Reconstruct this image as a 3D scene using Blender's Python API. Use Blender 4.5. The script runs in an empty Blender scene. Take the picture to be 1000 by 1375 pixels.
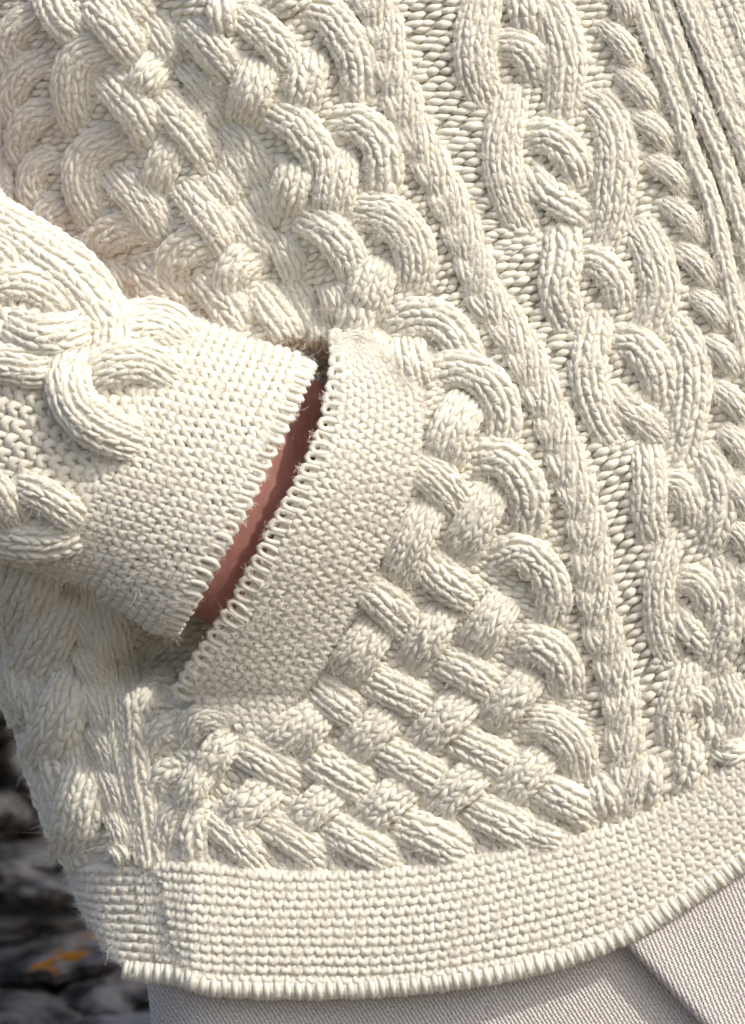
import bpy, math, random
import numpy as np
from mathutils import Vector
rng = np.random.default_rng(7)
random.seed(7)
PI = math.pi

# ------------------------------------------------------------------ camera, sky, sun
S = 0.00025            # metres per unit of the layout (1 unit = one thousandth of the view's width)
D = 0.93               # camera distance from the front of the body
ZC = 1.0               # height of the view's centre above the ground
sc = bpy.context.scene
cam_d = bpy.data.cameras.new('camera'); cam = bpy.data.objects.new('camera', cam_d)
sc.collection.objects.link(cam); sc.camera = cam
cam.location = (0, -D, ZC); cam.rotation_euler = (PI/2, 0, 0)
cam_d.sensor_fit = 'HORIZONTAL'; cam_d.sensor_width = 36
cam_d.lens = 36*D/(1000*S)
cam_d.clip_start = 0.05; cam_d.clip_end = 500
cam_d.dof.use_dof = True; cam_d.dof.focus_distance = D-0.008; cam_d.dof.aperture_fstop = 19

SUNDIR = Vector((0.50, -0.50, 0.72)).normalized()
el = math.asin(SUNDIR.z); az = math.atan2(SUNDIR.x, SUNDIR.y)
w = bpy.data.worlds.new('World'); sc.world = w; w.use_nodes = True
nt = w.node_tree; bg = nt.nodes['Background']
sky = nt.nodes.new('ShaderNodeTexSky'); sky.sky_type = 'NISHITA'; sky.sun_disc = False
sky.dust_density = 4.0; sky.air_density = .8; sky.sun_elevation = el; sky.sun_rotation = az
nt.links.new(sky.outputs[0], bg.inputs[0]); bg.inputs[1].default_value = 0.15
sun_d = bpy.data.lights.new('sun', 'SUN'); sun = bpy.data.objects.new('sun', sun_d)
sc.collection.objects.link(sun); sun_d.energy = 2.0; sun_d.angle = math.radians(0.6)
sun_d.color = (1.0, 0.95, 0.86)
sun.rotation_euler = SUNDIR.to_track_quat('Z', 'Y').to_euler()
sc.view_settings.view_transform = 'Standard'; sc.view_settings.look = 'None'
sc.cycles.max_bounces = 12; sc.cycles.diffuse_bounces = 8
sc.view_settings.exposure = 0.19; sc.view_settings.gamma = 1

# ------------------------------------------------------------------ helpers
def to_world(P):
    P = np.asarray(P, dtype=np.float64)
    k = 1 - P[..., 2]*S/D
    return np.stack([(P[..., 0]-500)*S*k, -P[..., 2]*S, ZC-(P[..., 1]-687.5)*S*k], -1)

def nrm(v): return v/np.maximum(np.linalg.norm(v, axis=-1, keepdims=True), 1e-9)
def sstep(a, b, x):
    t = np.clip((np.asarray(x, float)-a)/(b-a), 0, 1); return t*t*(3-2*t)

class Geo:
    def __init__(s): s.v = []; s.f = []; s.uv = []; s.n = 0
    def add(s, V, F, UV):
        s.v.append(V.reshape(-1, 3)); s.f.append(F.reshape(-1, 4)+s.n); s.uv.append(UV.reshape(-1, 2)); s.n += V.reshape(-1, 3).shape[0]
    def grid(s, P, UV=None):                      # P (A,B,3)
        A, B = P.shape[:2]
        i = np.arange(A*B).reshape(A, B)
        F = np.stack([i[:-1, :-1], i[1:, :-1], i[1:, 1:], i[:-1, 1:]], -1)
        if UV is None: UV = P[..., :2]
        s.add(P, F, UV)
    def tubes(s, P, N, R, sides=6, flat=1.0, closed_ends=False):   # P (n,K,3)  N (n,K,3)|(n,1,3)  R (n,K)
        P = np.asarray(P, float); n, K = P.shape[:2]
        T = np.empty_like(P); T[:, 1:-1] = P[:, 2:]-P[:, :-2]; T[:, 0] = P[:, 1]-P[:, 0]; T[:, -1] = P[:, -1]-P[:, -2]
        T = nrm(T); N = np.broadcast_to(N, P.shape)
        side = nrm(np.cross(T, N)); up = np.cross(side, T)
        a = np.arange(sides)*2*PI/sides
        V = P[:, :, None]+R[:, :, None, None]*(np.cos(a)[:, None]*side[:, :, None]+flat*np.sin(a)[:, None]*up[:, :, None])
        i = np.arange(n*K*sides).reshape(n, K, sides)
        a0 = i[:, :-1]; a1 = i[:, 1:]
        F = np.stack([a0, a1, np.roll(a1, -1, 2), np.roll(a0, -1, 2)], -1)
        L = np.concatenate([np.zeros((n, 1)), np.cumsum(np.linalg.norm(np.diff(P, axis=1), axis=2), 1)], 1)
        off = rng.random((n, 1))*500
        UV = np.stack(np.broadcast_arrays((L+off)[:, :, None], (a/(2*PI))[None, None, :]*12+off[:, :, None]), -1)
        s.add(V, F, UV)
    def build(s, name, mat, parent=None, stuff=False, smooth=True, flip=True):
        V = to_world(np.concatenate(s.v)).astype(np.float32); F = np.concatenate(s.f); UV = np.concatenate(s.uv)
        if flip: F = F[:, ::-1]
        me = bpy.data.meshes.new(name)
        me.vertices.add(len(V)); me.vertices.foreach_set('co', V.ravel())
        me.loops.add(F.size); me.loops.foreach_set('vertex_index', F.ravel().astype(np.int32))
        me.polygons.add(len(F)); me.polygons.foreach_set('loop_start', np.arange(0, F.size, 4, dtype=np.int32))
        me.polygons.foreach_set('loop_total', np.full(len(F), 4, dtype=np.int32))
        me.polygons.foreach_set('use_smooth', np.full(len(F), smooth))
        u = me.uv_layers.new(name='UVMap'); u.data.foreach_set('uv', UV[F.ravel()].astype(np.float32).ravel())
        me.update(calc_edges=True); me.materials.append(mat)
        o = bpy.data.objects.new(name, me); sc.collection.objects.link(o)
        if parent: o.parent = parent
        if stuff: o['kind'] = 'stuff'
        return o

def tag(o, label, cat, group=None, kind=None):
    if label: o['label'] = label
    if cat: o['category'] = cat
    if group: o['group'] = group
    if kind: o['kind'] = kind
def empty(name, loc):
    o = bpy.data.objects.new(name, None); sc.collection.objects.link(o); o.location = loc; o.empty_display_size = .05; return o
def keep(o, parent):                              # parent without moving
    o.parent = parent; o.matrix_parent_inverse = parent.matrix_world.inverted() if parent.type != 'EMPTY' else parent.matrix_basis.inverted()

def catmull(pts, n):
    p = np.array(pts, float)
    if len(p) == 2: p = np.array([p[0], (p[0]+p[1])/2, p[1]])
    q = np.vstack([2*p[0]-p[1], p, 2*p[-1]-p[-2]])
    m = len(p)-1; t = np.linspace(0, m-1e-6, 60*m); i = t.astype(int); f = (t-i)[:, None]
    a, b, c, d = q[i], q[i+1], q[i+2], q[i+3]
    C = .5*((2*b)+(-a+c)*f+(2*a-5*b+4*c-d)*f**2+(-a+3*b-3*c+d)*f**3)
    L = np.concatenate([[0], np.cumsum(np.linalg.norm(np.diff(C, axis=0), axis=1))])
    s = np.linspace(0, L[-1], n)
    return np.stack([np.interp(s, L, C[:, k]) for k in range(C.shape[1])], 1), L[-1]

# ------------------------------------------------------------------ materials
def mat(name, col, rough=.9, sheen=0., sss=0.):
    m = bpy.data.materials.new(name); m.use_nodes = True; b = m.node_tree.nodes['Principled BSDF']
    b.inputs['Base Color'].default_value = (*col, 1); b.inputs['Roughness'].default_value = rough
    b.inputs['Specular IOR Level'].default_value = 0.25
    b.inputs['Sheen Weight'].default_value = sheen; b.inputs['Sheen Roughness'].default_value = .5
    if sss:
        b.inputs['Subsurface Weight'].default_value = sss
        b.inputs['Subsurface Radius'].default_value = (1.0, .75, .45); b.inputs['Subsurface Scale'].default_value = .0030
    return m, m.node_tree, b

def wool(name, col, bump=.35):
    m, t, b = mat(name, col, .92, .15, 0)
    N = t.nodes; Lk = t.links
    tc = N.new('ShaderNodeTexCoord'); mp = N.new('ShaderNodeMapping'); mp.inputs['Scale'].default_value = (.10, 1.0, 1)
    Lk.new(tc.outputs['UV'], mp.inputs[0])
    n1 = N.new('ShaderNodeTexNoise'); n1.inputs['Scale'].default_value = 1.6; n1.inputs['Detail'].default_value = 3
    Lk.new(mp.outputs[0], n1.inputs['Vector'])
    n2 = N.new('ShaderNodeTexNoise'); n2.inputs['Scale'].default_value = 48; n2.inputs['Detail'].default_value = 4
    Lk.new(tc.outputs['Object'], n2.inputs['Vector'])
    mx = N.new('ShaderNodeMix'); mx.data_type = 'RGBA'
    mx.inputs[6].default_value = (*[c*.90 for c in col], 1); mx.inputs[7].default_value = (*[min(1, c*1.05) for c in col], 1)
    ad = N.new('ShaderNodeMath'); ad.operation = 'ADD'; mu = N.new('ShaderNodeMath'); mu.operation = 'MULTIPLY'; mu.inputs[1].default_value = .5
    Lk.new(n1.outputs[0], ad.inputs[0]); Lk.new(n2.outputs[0], ad.inputs[1]); Lk.new(ad.outputs[0], mu.inputs[0]); Lk.new(mu.outputs[0], mx.inputs[0])
    Lk.new(mx.outputs[2], b.inputs['Base Color'])
    bp = N.new('ShaderNodeBump'); bp.inputs['Strength'].default_value = bump; bp.inputs['Distance'].default_value = .0006
    Lk.new(n1.outputs[0], bp.inputs['Height']); Lk.new(bp.outputs[0], b.inputs['Normal'])
    return m
CREAM = (.858, .830, .712)
M_wool = wool('cream_wool_yarn', CREAM)
M_ground = wool('cream_wool_base', (.84, .805, .69), .8)
M_fuzz, _, _ = mat('wool_fuzz', (.88, .85, .77), .9, .4)

# ------------------------------------------------------------------ the surfaces the knitting lies on
OY = np.array([440, 490, 570, 630, 700, 760, 810, 885, 925.]); OX = np.array([446, 442, 425, 400, 360, 330, 300, 252, 232.])
FY = np.array([-60, 0, 62, 150, 200, 312, 412, 450.]); FX = np.array([160, 190, 225, 275, 312, 345, 400, 425.])
SY = np.array([700, 880, 930, 990, 1060, 1120, 1160, 1230, 1285, 1330.]); SX = np.array([-60, -4, 6, 26, 46, 68, 90, 112, 136, 165.])
def z_torso(x, y):
    x = np.asarray(x, float); y = np.asarray(y, float)
    z = -0.00010*(x-640)**2 - 85*sstep(600, 1150, y)
    z = z + 10*np.sin((x*.8+y*.25)/95.)*sstep(450, 700, x)*.35
    xf = np.interp(y, FY, FX); up = 1-sstep(400, 520, y)
    z = z - up*(.50*np.maximum(0, xf-x) + 44*np.exp(-((x-xf-5)/46.)**2))
    z = z - sstep(740, 900, y)*.42*np.maximum(0, 260-x)
    d = x-np.interp(y, SY, SX)
    z = z - sstep(760, 880, y)*80*np.exp(-np.maximum(d, -20)/20.)
    return z
def z_bulge(x, y):
    d = (x-np.interp(y, OY, OX))*.85
    amp = np.clip(np.sin(np.clip((y-440)/(930-440), 0, 1)*PI), 0, 1)**.7
    b = 78*amp*np.exp(-(np.maximum(d, 0)/150.)**2)
    return b*sstep(8, 24, d) - 130*sstep(448, 495, y)*(1-sstep(885, 945, y))*(1-sstep(8, 24, d))*sstep(-110, -45, d)
def z_body(x, y): return z_torso(x, y)+z_bulge(x, y)
AX = np.array([.889, .458])
def sl_pq(x, y): return AX[0]*x+AX[1]*y, -AX[1]*x+AX[0]*y
def sl_xy(p, q): return AX[0]*p-AX[1]*q, AX[1]*p+AX[0]*q
TP = [-200, 120, 218, 331, 409, 505, 604]; TQ = [225, 232, 250, 287, 268, 257, 240]
BP = [-200, 200, 347, 463, 567, 607]; BQ = [700, 690, 668, 640, 655, 650]
def z_sleeve(x, y):
    p, q = sl_pq(x, y); qt = np.interp(p, TP, TQ); qb = np.interp(p, BP, BQ)
    u = np.clip((q-(qt+qb)/2)/((qb-qt)/2), -1, 1)
    return 8 + 112*np.sqrt(np.maximum(1-u*u, 0.0004))
def normal(zf, x, y, e=2.5):
    gx = (zf(x+e, y)-zf(x-e, y))/(2*e); gy = (zf(x, y+e)-zf(x, y-e))/(2*e)
    gx = np.clip(gx, -3, 3); gy = np.clip(gy, -3, 3)
    return nrm(np.stack([-gx, -gy, np.ones_like(gx)], -1))

hair_roots = []                                    # where loose fibres may grow: (point, normal)
def note_hair(P, N, k=.15):
    m = rng.random(len(P)) < k
    hair_roots.append((P[m], N[m]))

# ------------------------------------------------------------------ knitted pieces
TT = np.array([0, .22, .5, .78, 1.]); RP = np.array([.50, .92, 1.04, .90, .42]); AR = np.array([-.62, .12, .34, .08, -.80])
def rope(zf, pts, wd, parent, name='cable_strand', l=11.5, H=None, lift=9, sink=-9, col=14.6, flipv=False, mat_=None, taper=.78, grow=1.0):
    """a knitted strand: columns of V stitches over an arched band, both ends tucked under its neighbours"""
    C, L = catmull(pts, 80); n = len(C); T = nrm(np.gradient(C, axis=0)); Sd = np.stack([-T[:, 1], T[:, 0]], 1)
    wd = wd*(1.07+rng.normal(0, .03)); H = wd*.225 if H is None else H*.9; ncol = max(2, int(round(wd/col))); dc = 2.0/ncol
    ph = rng.random()*6
    def pos(s, a, extra=0.):
        s = np.clip(s, -.04, 1.04); si = np.clip(s, 0, 1)*(n-1)
        cx = np.interp(si, np.arange(n), C[:, 0]); cy = np.interp(si, np.arange(n), C[:, 1])
        sx = np.interp(si, np.arange(n), Sd[:, 0]); sy = np.interp(si, np.arange(n), Sd[:, 1])
        e = np.sin(np.clip(s, 0.0, 1.0)*PI)**.6
        hw = wd/2*(taper+(1-taper)*e); th = a*1.30
        lat = hw*np.sin(th)/math.sin(1.30)
        x = cx+sx*lat; y = cy+sy*lat
        z = .5*zf(x, y)+.5*zf(cx, cy)+sink+(lift-sink)*e + H*(np.cos(th)-.27)/.73*(.3+.7*e)+extra
        nn = normal(zf, cx, cy); nn = nrm(nn*np.cos(th)[..., None]+np.stack([sx, sy, 0*sx], -1)*np.sin(th)[..., None]*.9)
        return np.stack([x, y, z], -1), nn
    g = Geo()
    nr = max(2, int(round(L/l))); ls = 1.0/nr
    k, j, sg = np.meshgrid(np.arange(-1, nr), np.arange(ncol), [-1, 1], indexing='ij'); k, j, sg = k.ravel(), j.ravel(), sg.ravel()
    a0 = -1+dc*(j+.5); s0 = (k+.15*np.sin(j*2.1+ph))*ls
    ja = rng.normal(0, .045, len(k))*dc*1.5; js = rng.normal(0, .09, len(k))*ls
    t = TT[None, :]
    sdir = 1-t if not flipv else t
    s = s0[:, None]+js[:, None]+sdir*ls*1.78
    a = a0[:, None]+ja[:, None]+sg[:, None]*dc*(.06+.27*t**.8)
    P, Nn = pos(s, np.clip(a, -1.02, 1.02))
    r = wd/ncol*.27*grow*(1+rng.normal(0, .08, len(k)))
    P = P+Nn*(AR[None, :, None]*r[:, None, None])
    P[:, 1:-1] += rng.normal(0, .28, P[:, 1:-1].shape)
    g.tubes(P, Nn, r[:, None]*RP[None], 6, .95)
    note_hair(P[:, 2], Nn[:, 2], .5)
    ss, aa = np.meshgrid(np.linspace(0, 1, max(6, nr*2)), np.linspace(-1.12, 1.12, 11), indexing='ij')
    G, GN = pos(ss.ravel(), np.clip(aa.ravel(), -1.12, 1.12)); G = G.reshape(*ss.shape, 3)-GN.reshape(*ss.shape, 3)*wd/ncol*.03
    g.grid(G)
    return g.build(name, mat_ or M_wool, parent)

def wave_row(g, C, Nn, period, A, r, zl=1.5, ph=0., up=None, hair=.5):
    """one row of garter stitch: a continuous yarn that rises in round bumps; C (n,3) centre line"""
    L = np.concatenate([[0], np.cumsum(np.linalg.norm(np.diff(C, axis=0), axis=1))])
    m = max(8, int(L[-1]/period*8)); s = np.linspace(0, L[-1], m)
    P = np.stack([np.interp(s, L, C[:, k]) for k in range(3)], 1); N = nrm(np.stack([np.interp(s, L, Nn[:, k]) for k in range(3)], 1))
    T = nrm(np.gradient(P, axis=0)); B = nrm(np.cross(N, T))
    wob = np.cumsum(rng.normal(0, .09, m)); f = 2*PI*s/period+ph+wob
    c = np.cos(f); ampn = 1+.18*np.sin(f*.37+ph*3)
    off = A*1.38*(c+.10*np.cos(2*f))*ampn
    P = P+B*off[:, None]+T*(np.sin(2*f)*period*.075+np.sin(f)*period*.05)[:, None]+N*(zl*(c-.3))[:, None]
    R = r*.82*(1+.10*c+rng.normal(0, .05, m)+.06*np.sin(f*.23+ph))
    g.tubes(P[None], N[None], R[None], 7, .92)
    note_hair(P, N, hair*.5)

def grain(g, P0, P1, N, r, arch=.5, K=5, sides=6, bow=None):
    t = np.linspace(0, 1, K)[None, :, None]
    P = P0[:, None]*(1-t)+P1[:, None]*t+N[:, None]*(np.sin(t*PI)*arch*r[:, None, None])-N[:, None]*(.5*r[:, None, None])
    if bow is not None: P = P+bow[:, None]*np.sin(t*PI)
    prof = .42+.62*np.sin(np.linspace(0, 1, K)*PI)**.6
    g.tubes(P, N[:, None], r[:, None]*prof[None], sides, .95)
    note_hair((P0+P1)/2, N, .12)

def purl_patch(g, zf, cl, cr, row, wid, r, dz=0., tilt=.28, skip=None):
    """reverse stocking stitch between two guide curves: short slanting bumps in offset rows"""
    L0, l0 = catmull(cl, 200); R0, l1 = catmull(cr, 200); nrow = int(max(l0, l1)/row)
    PA = []; PB = []
    for i in range(nrow):
        t = (i+.5)/nrow*199; a = np.array([np.interp(t, np.arange(200), L0[:, k]) for k in (0, 1)]); b = np.array([np.interp(t, np.arange(200), R0[:, k]) for k in (0, 1)])
        ln = np.linalg.norm(b-a); m = max(1, int(ln/wid)); d = (b-a)/m; pz = np.array([-d[1], d[0]]); pz = pz/np.linalg.norm(pz)
        for j in range(m):
            o = a+d*(j+.5*(i % 2)+rng.normal(0, .07))+pz*(rng.normal(0, .8)+1.2*math.sin(j*1.7+i*.6))
            PA.append(o+pz*row*tilt); PB.append(o+d*rng.uniform(.95, 1.3)-pz*row*tilt*rng.uniform(.6, 1.5))
    PA = np.array(PA); PB = np.array(PB)
    A = np.c_[PA, zf(PA[:, 0], PA[:, 1])+dz]; B = np.c_[PB, zf(PB[:, 0], PB[:, 1])+dz]; M = (PA+PB)/2
    grain(g, A, B, normal(zf, M[:, 0], M[:, 1]), r*(1+rng.normal(0, .10, len(A))), 1.1)

def base_sheet(zf, xs, ys, dz):
    X, Y = np.meshgrid(xs, ys, indexing='ij'); return np.stack([X, Y, zf(X, Y)+dz], -1)

# ================================================================== CARDIGAN
card = empty('cardigan', to_world(np.array([500, 687, -150.])))
tag(card, 'cream cable knit wool cardigan with a pocket and a ribbed hem over the skirt', 'cardigan')
card_parts = []
class Deferred: pass
def part(g, name, m=M_wool, **k):
    o = g.build(name, m, None, **k); keep_list.append((o, card)); return o
keep_list = []
bpy.context.view_layer.update()

# ---- front panel: the sheet and its purl ground
EDGE_L = [(206, 880), (215, 960), (208, 1050), (210, 1160)]
g = Geo()
xs = np.linspace(-60, 1080, 300); ys = np.linspace(-60, 1175, 320)
X, Y = np.meshgrid(xs, ys, indexing='ij')
xmin = np.interp(Y, SY, SX)                        # the side seam line where the garment turns round the body
Xc = np.where(Y > 760, np.maximum(X, xmin-6), X)
ybot = np.interp(Xc, [90, 210, 400, 520, 600, 700, 800, 870, 930, 1000, 1080], [1168, 1168, 1176, 1174, 1164, 1144, 1124, 1100, 1066, 1022, 965])
Yc = np.minimum(Y, ybot)
g.grid(np.stack([Xc, Yc, z_body(Xc, Yc)+0], -1))
front = g.build('front_panel', M_ground)
front['label'] = 'front of the cardigan, covered in cables and basket weave'
RIDGE = [(497, -15), (505, 10), (520, 50), (530, 100), (548, 150), (565, 190), (590, 240), (615, 290), (637, 350), (655, 400), (695, 455), (735, 540), (764, 625), (786, 691), (797, 764), (808, 836), (824, 890), (834, 940), (842, 1000), (850, 1050), (852, 1075)]
BRL = [(615, -15), (612, 60), (622, 140), (650, 200), (652, 250), (680, 310), (728, 350), (726, 400), (755, 450), (768, 510), (785, 570), (840, 610), (852, 690), (865, 740), (868, 830), (880, 890), (885, 970), (888, 1060)]
ARCR = [(470, -15), (495, 60), (502, 130), (535, 210), (540, 260), (572, 330), (580, 400), (650, 470), (690, 540), (700, 600), (735, 680), (752, 780), (756, 840), (780, 920), (790, 960), (804, 1020), (808, 1080)]
BRR = [(760, -15), (790, 90), (815, 130), (850, 180), (852, 260), (878, 310), (912, 380), (910, 440), (945, 500), (950, 580), (985, 640), (990, 720), (1000, 790), (1005, 900), (1010, 1000)]
CRD = [(850, -15), (868, 60), (905, 150), (930, 230), (952, 290), (972, 370), (1000, 470), (1040, 600), (1060, 800), (1060, 1000)]
g = Geo()
purl_patch(g, z_body, ARCR, RIDGE, 10.8, 14, 4.7, 2.)
RR = [(x+6, y) for x, y in RIDGE]
purl_patch(g, z_body, RR, [(x+16, y) for x, y in BRL], 10.8, 19, 5.3, 4.)
purl_patch(g, z_body, [(x-14, y) for x, y in BRR], CRD, 10.8, 16, 4.9, 0.)
purl_patch(g, z_body, BRL, BRR, 11, 16, 4.9, 2.)
for A_, B_ in (([(-20, -10), (-25, 300)], [(200, -10), (330, 300)]), ([(-20, 300), (60, 470)], [(340, 300), (440, 450)]), ([(200, -10), (440, 450)], [(470, -15), (580, 400)]),
               ([(570, 500), (560, 600), (520, 740), (440, 900), (340, 990), (215, 1010)], [(660, 480), (735, 680), (780, 920), (808, 1080), (500, 1165), (215, 1165)]),
               ([(185, 880), (210, 1160)], [(240, 940), (260, 1160)]), ([(385, 430), (370, 560), (300, 700), (210, 850), (170, 940)], [(452, 440), (440, 560), (372, 700), (285, 850), (250, 940)]), ([(210, 1100), (520, 1110), (800, 1050), (1010, 940)], [(210, 1163), (520, 1170), (800, 1120), (1010, 1012)])):
    purl_patch(g, z_body, A_, B_, 11.5, 15, 4.8, 0.)
pg = g.build('purl_ground', M_wool, front, stuff=True)

def ropes(lst, **k):
    for pts, wd in lst: rope(z_body, pts, wd, front, **k)

# ---- big braid on the right
K_ = [([(650, -30), (646, 10), (638, 50), (640, 95), (658, 150)], 52), ([(690, 108), (683, 150), (674, 200), (682, 255), (710, 320)], 48),
      ([(757, 298), (756, 345), (750, 390), (768, 448)], 48), ([(803, 412), (796, 455), (790, 505), (806, 560), (835, 606)], 45),
      ([(866, 590), (872, 640), (872, 695), (884, 742)], 42), ([(906, 708), (892, 750), (884, 795), (888, 850), (906, 900)], 38),
      ([(925, 883), (915, 925), (902, 965), (902, 1015)], 38), ([(924, 980), (926, 1020), (914, 1072)], 33)]
ropes(K_, lift=10, sink=-6)
R_ = [([(712, -40), (742, 15), (758, 70), (757, 120), (752, 175)], 54), ([(772, 120), (812, 150), (828, 200), (825, 250), (818, 300), (800, 345)], 50),
      ([(846, 285), (876, 340), (886, 390), (874, 430), (852, 470)], 50), ([(886, 420), (920, 460), (930, 510), (925, 560), (915, 600), (900, 635)], 48),
      ([(930, 590), (958, 632), (967, 675), (956, 715), (938, 755)], 45), ([(960, 735), (975, 790), (978, 835), (966, 875), (950, 920)], 42),
      ([(965, 895), (984, 945), (982, 970), (970, 1010)], 38), ([(958, 958), (958, 980), (952, 1012)], 30)]
ropes(R_, lift=7, sink=-10)
M_ = [([(704, -30), (708, 10), (714, 52)], 46), ([(655, 66), (690, 60), (714, 80), (727, 120)], 42), ([(697, 186), (736, 184), (766, 208), (786, 256)], 44),
      ([(706, 215), (728, 253), (760, 276), (796, 298)], 34), ([(768, 352), (800, 352), (826, 378), (834, 422)], 40), ([(812, 458), (850, 460), (874, 485), (886, 515), (886, 555)], 44),
      ([(812, 512), (840, 546), (868, 566), (900, 598)], 36), ([(884, 650), (910, 650), (926, 678), (926, 715)], 36), ([(898, 776), (935, 780), (954, 812), (952, 850)], 38),
      ([(902, 808), (924, 845), (960, 882)], 30), ([(910, 944), (936, 934), (952, 966)], 28)]
ropes(M_, lift=9, sink=-9)
# ---- small cable beside it
S_ = [(822, -20, 845, 35), (802, 27, 863, 103), (823, 90, 883, 155), (844, 150, 906, 208), (864, 210, 928, 266), (884, 266, 946, 330), (902, 328, 964, 392), (924, 392, 978, 446),
      (942, 452, 994, 508), (952, 514, 1010, 576), (964, 572, 1014, 636), (969, 636, 1012, 704), (975, 702, 1014, 756), (985, 764, 1020, 820), (990, 830, 1030, 890)]
for x0, y0, x1, y1 in S_:
    rope(z_body, [(x0, y0), ((x0+x1)/2+5, (y0+y1)/2-5), (x1, y1)], 29, front, lift=10, sink=-8, col=10, H=11, taper=.5)
# ---- twisted ridge down the middle
RC, RL = catmull(RIDGE, 400)
s = 0.
nk = int(RL/50)
for i in range(nk+1):
    c = RC[min(399, int((i+.5)/(nk+1)*399))]; t = nrm(RC[min(399, int((i+.5)/(nk+1)*399)+3)]-RC[max(0, int((i+.5)/(nk+1)*399)-3)])
    n2 = np.array([-t[1], t[0]])
    rope(z_body, [c-t*42+n2*-14, c-t*8+n2*-6, c+t*22+n2*6, c+t*44+n2*12], 34, front, lift=9, sink=-3, H=10, col=12, l=11.5, taper=.5)
    rope(z_body, [c-t*34+n2*16, c-t*6+n2*17, c+t*20+n2*12], 21, front, lift=9, sink=-7, H=9, col=10, taper=.6)
# ---- basket weave over the pocket, on its right and below it
ARC = [([(400, 12), (440, 20), (468, 58), (480, 98), (478, 145)], 45), ([(436, 170), (480, 165), (508, 190), (516, 230), (510, 275)], 48), ([(466, 285), (515, 287), (545, 312), (558, 348), (553, 396)], 50),
       ([(515, 442), (560, 424), (600, 436), (636, 486)], 46), ([(572, 502), (620, 494), (660, 518), (676, 558), (668, 606)], 46), ([(628, 616), (672, 614), (702, 645), (712, 685), (704, 726)], 46),
       ([(650, 758), (694, 740), (728, 760), (744, 798), (734, 850)], 46), ([(678, 868), (720, 864), (754, 890), (764, 940)], 47), ([(694, 970), (740, 974), (772, 1003), (782, 1052)], 47), ([(716, 1054), (758, 1072), (806, 1102)], 42)]
ropes(ARC, lift=12, sink=-8)
BK = [([(485, 782), (520, 812), (560, 852)], 46), ([(566, 748), (602, 782), (645, 806)], 46), ([(485, 905), (534, 928), (586, 952)], 44), ([(582, 882), (628, 903), (672, 930)], 44),
      ([(422, 920), (452, 942), (488, 968)], 44), ([(408, 1012), (454, 1037), (504, 1064)], 44), ([(502, 1004), (553, 1028), (604, 1056)], 44), ([(602, 986), (650, 1010), (698, 1034)], 42),
      ([(430, 1102), (480, 1130), (536, 1160)], 44), ([(524, 1102), (580, 1122), (634, 1150)], 46), ([(622, 1080), (674, 1102), (722, 1134)], 46), ([(340, 1096), (392, 1124), (440, 1160)], 42),
      ([(552, 618), (592, 648), (626, 694)], 46), ([(302, 992), (356, 1022), (406, 1052)], 44), ([(270, 1086), (314, 1122), (358, 1166)], 40), ([(545, 452), (550, 482), (562, 520)], 46), ([(424, 405), (430, 440), (432, 486)], 26), ([(700, 1112), (730, 1122), (764, 1132)], 30), ([(800, 1040), (812, 1066), (820, 1100)], 34), ([(868, 1010), (870, 1040), (862, 1082)], 34), ([(960, 1000), (975, 1010), (1005, 1000)], 30)]
ropes(BK, lift=11, sink=-8)
BF = [([(510, 836), (482, 876), (452, 912)], 50), ([(597, 816), (573, 858), (548, 896)], 46), ([(682, 800), (655, 840), (630, 880)], 46), ([(438, 946), (415, 978), (388, 1010)], 42), ([(528, 950), (497, 984), (462, 1016)], 44),
      ([(634, 932), (593, 970), (554, 1006)], 46), ([(718, 900), (688, 938), (652, 974)], 46), ([(458, 1052), (424, 1082), (386, 1112)], 42), ([(556, 1046), (517, 1078), (476, 1110)], 44), ([(656, 1026), (612, 1060), (574, 1094)], 44),
      ([(742, 1006), (706, 1040), (668, 1076)], 44), ([(634, 530), (608, 574), (592, 628)], 54), ([(666, 650), (640, 698), (608, 752)], 50), ([(580, 668), (556, 722), (528, 784)], 50),
      ([(440, 950), (394, 976), (344, 1010)], 44), ([(372, 1046), (336, 1078), (294, 1116)], 44), ([(322, 982), (292, 1012), (270, 1052)], 40), ([(285, 1020), (262, 1052), (246, 1095)], 38)]
ropes(BF, lift=14, sink=-6)
BL = [([(322, 985), (300, 962), (262, 966), (244, 1006)], 34), ([(246, 968), (216, 982), (196, 1022)], 34), ([(248, 1026), (217, 1042), (206, 1080)], 34), ([(238, 912), (202, 930), (190, 974)], 32),
      ([(262, 1080), (230, 1100), (222, 1152)], 36), ([(288, 1080), (262, 1110), (262, 1160)], 32), ([(226, 852), (196, 872), (184, 906)], 32)]
ropes(BL, lift=7, sink=-7)
# ---- basket weave at the top, right of the fold
A_ = [([(245, 25), (280, 62), (318, 108)], 42), ([(314, 18), (350, 38), (378, 68), (388, 102)], 44), ([(356, 14), (384, 0), (420, -20)], 34), ([(358, 145), (394, 164), (424, 202), (434, 242)], 45),
      ([(402, 288), (438, 308), (464, 338), (478, 378)], 45), ([(296, -12), (298, 18), (304, 50)], 32), ([(440, 380), (450, 405), (452, 440)], 34)]
ropes(A_, lift=11, sink=-9)
AF = [([(350, 78), (338, 120), (326, 168)], 50), ([(418, 66), (412, 105), (402, 152)], 48), ([(456, 198), (452, 240), (446, 294)], 50), ([(510, 345), (498, 385), (484, 428)], 50), ([(398, 215), (390, 250), (382, 292)], 46),
      ([(478, 398), (478, 425), (470, 458)], 44)]
ropes(AF, lift=11, sink=-7)
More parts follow.
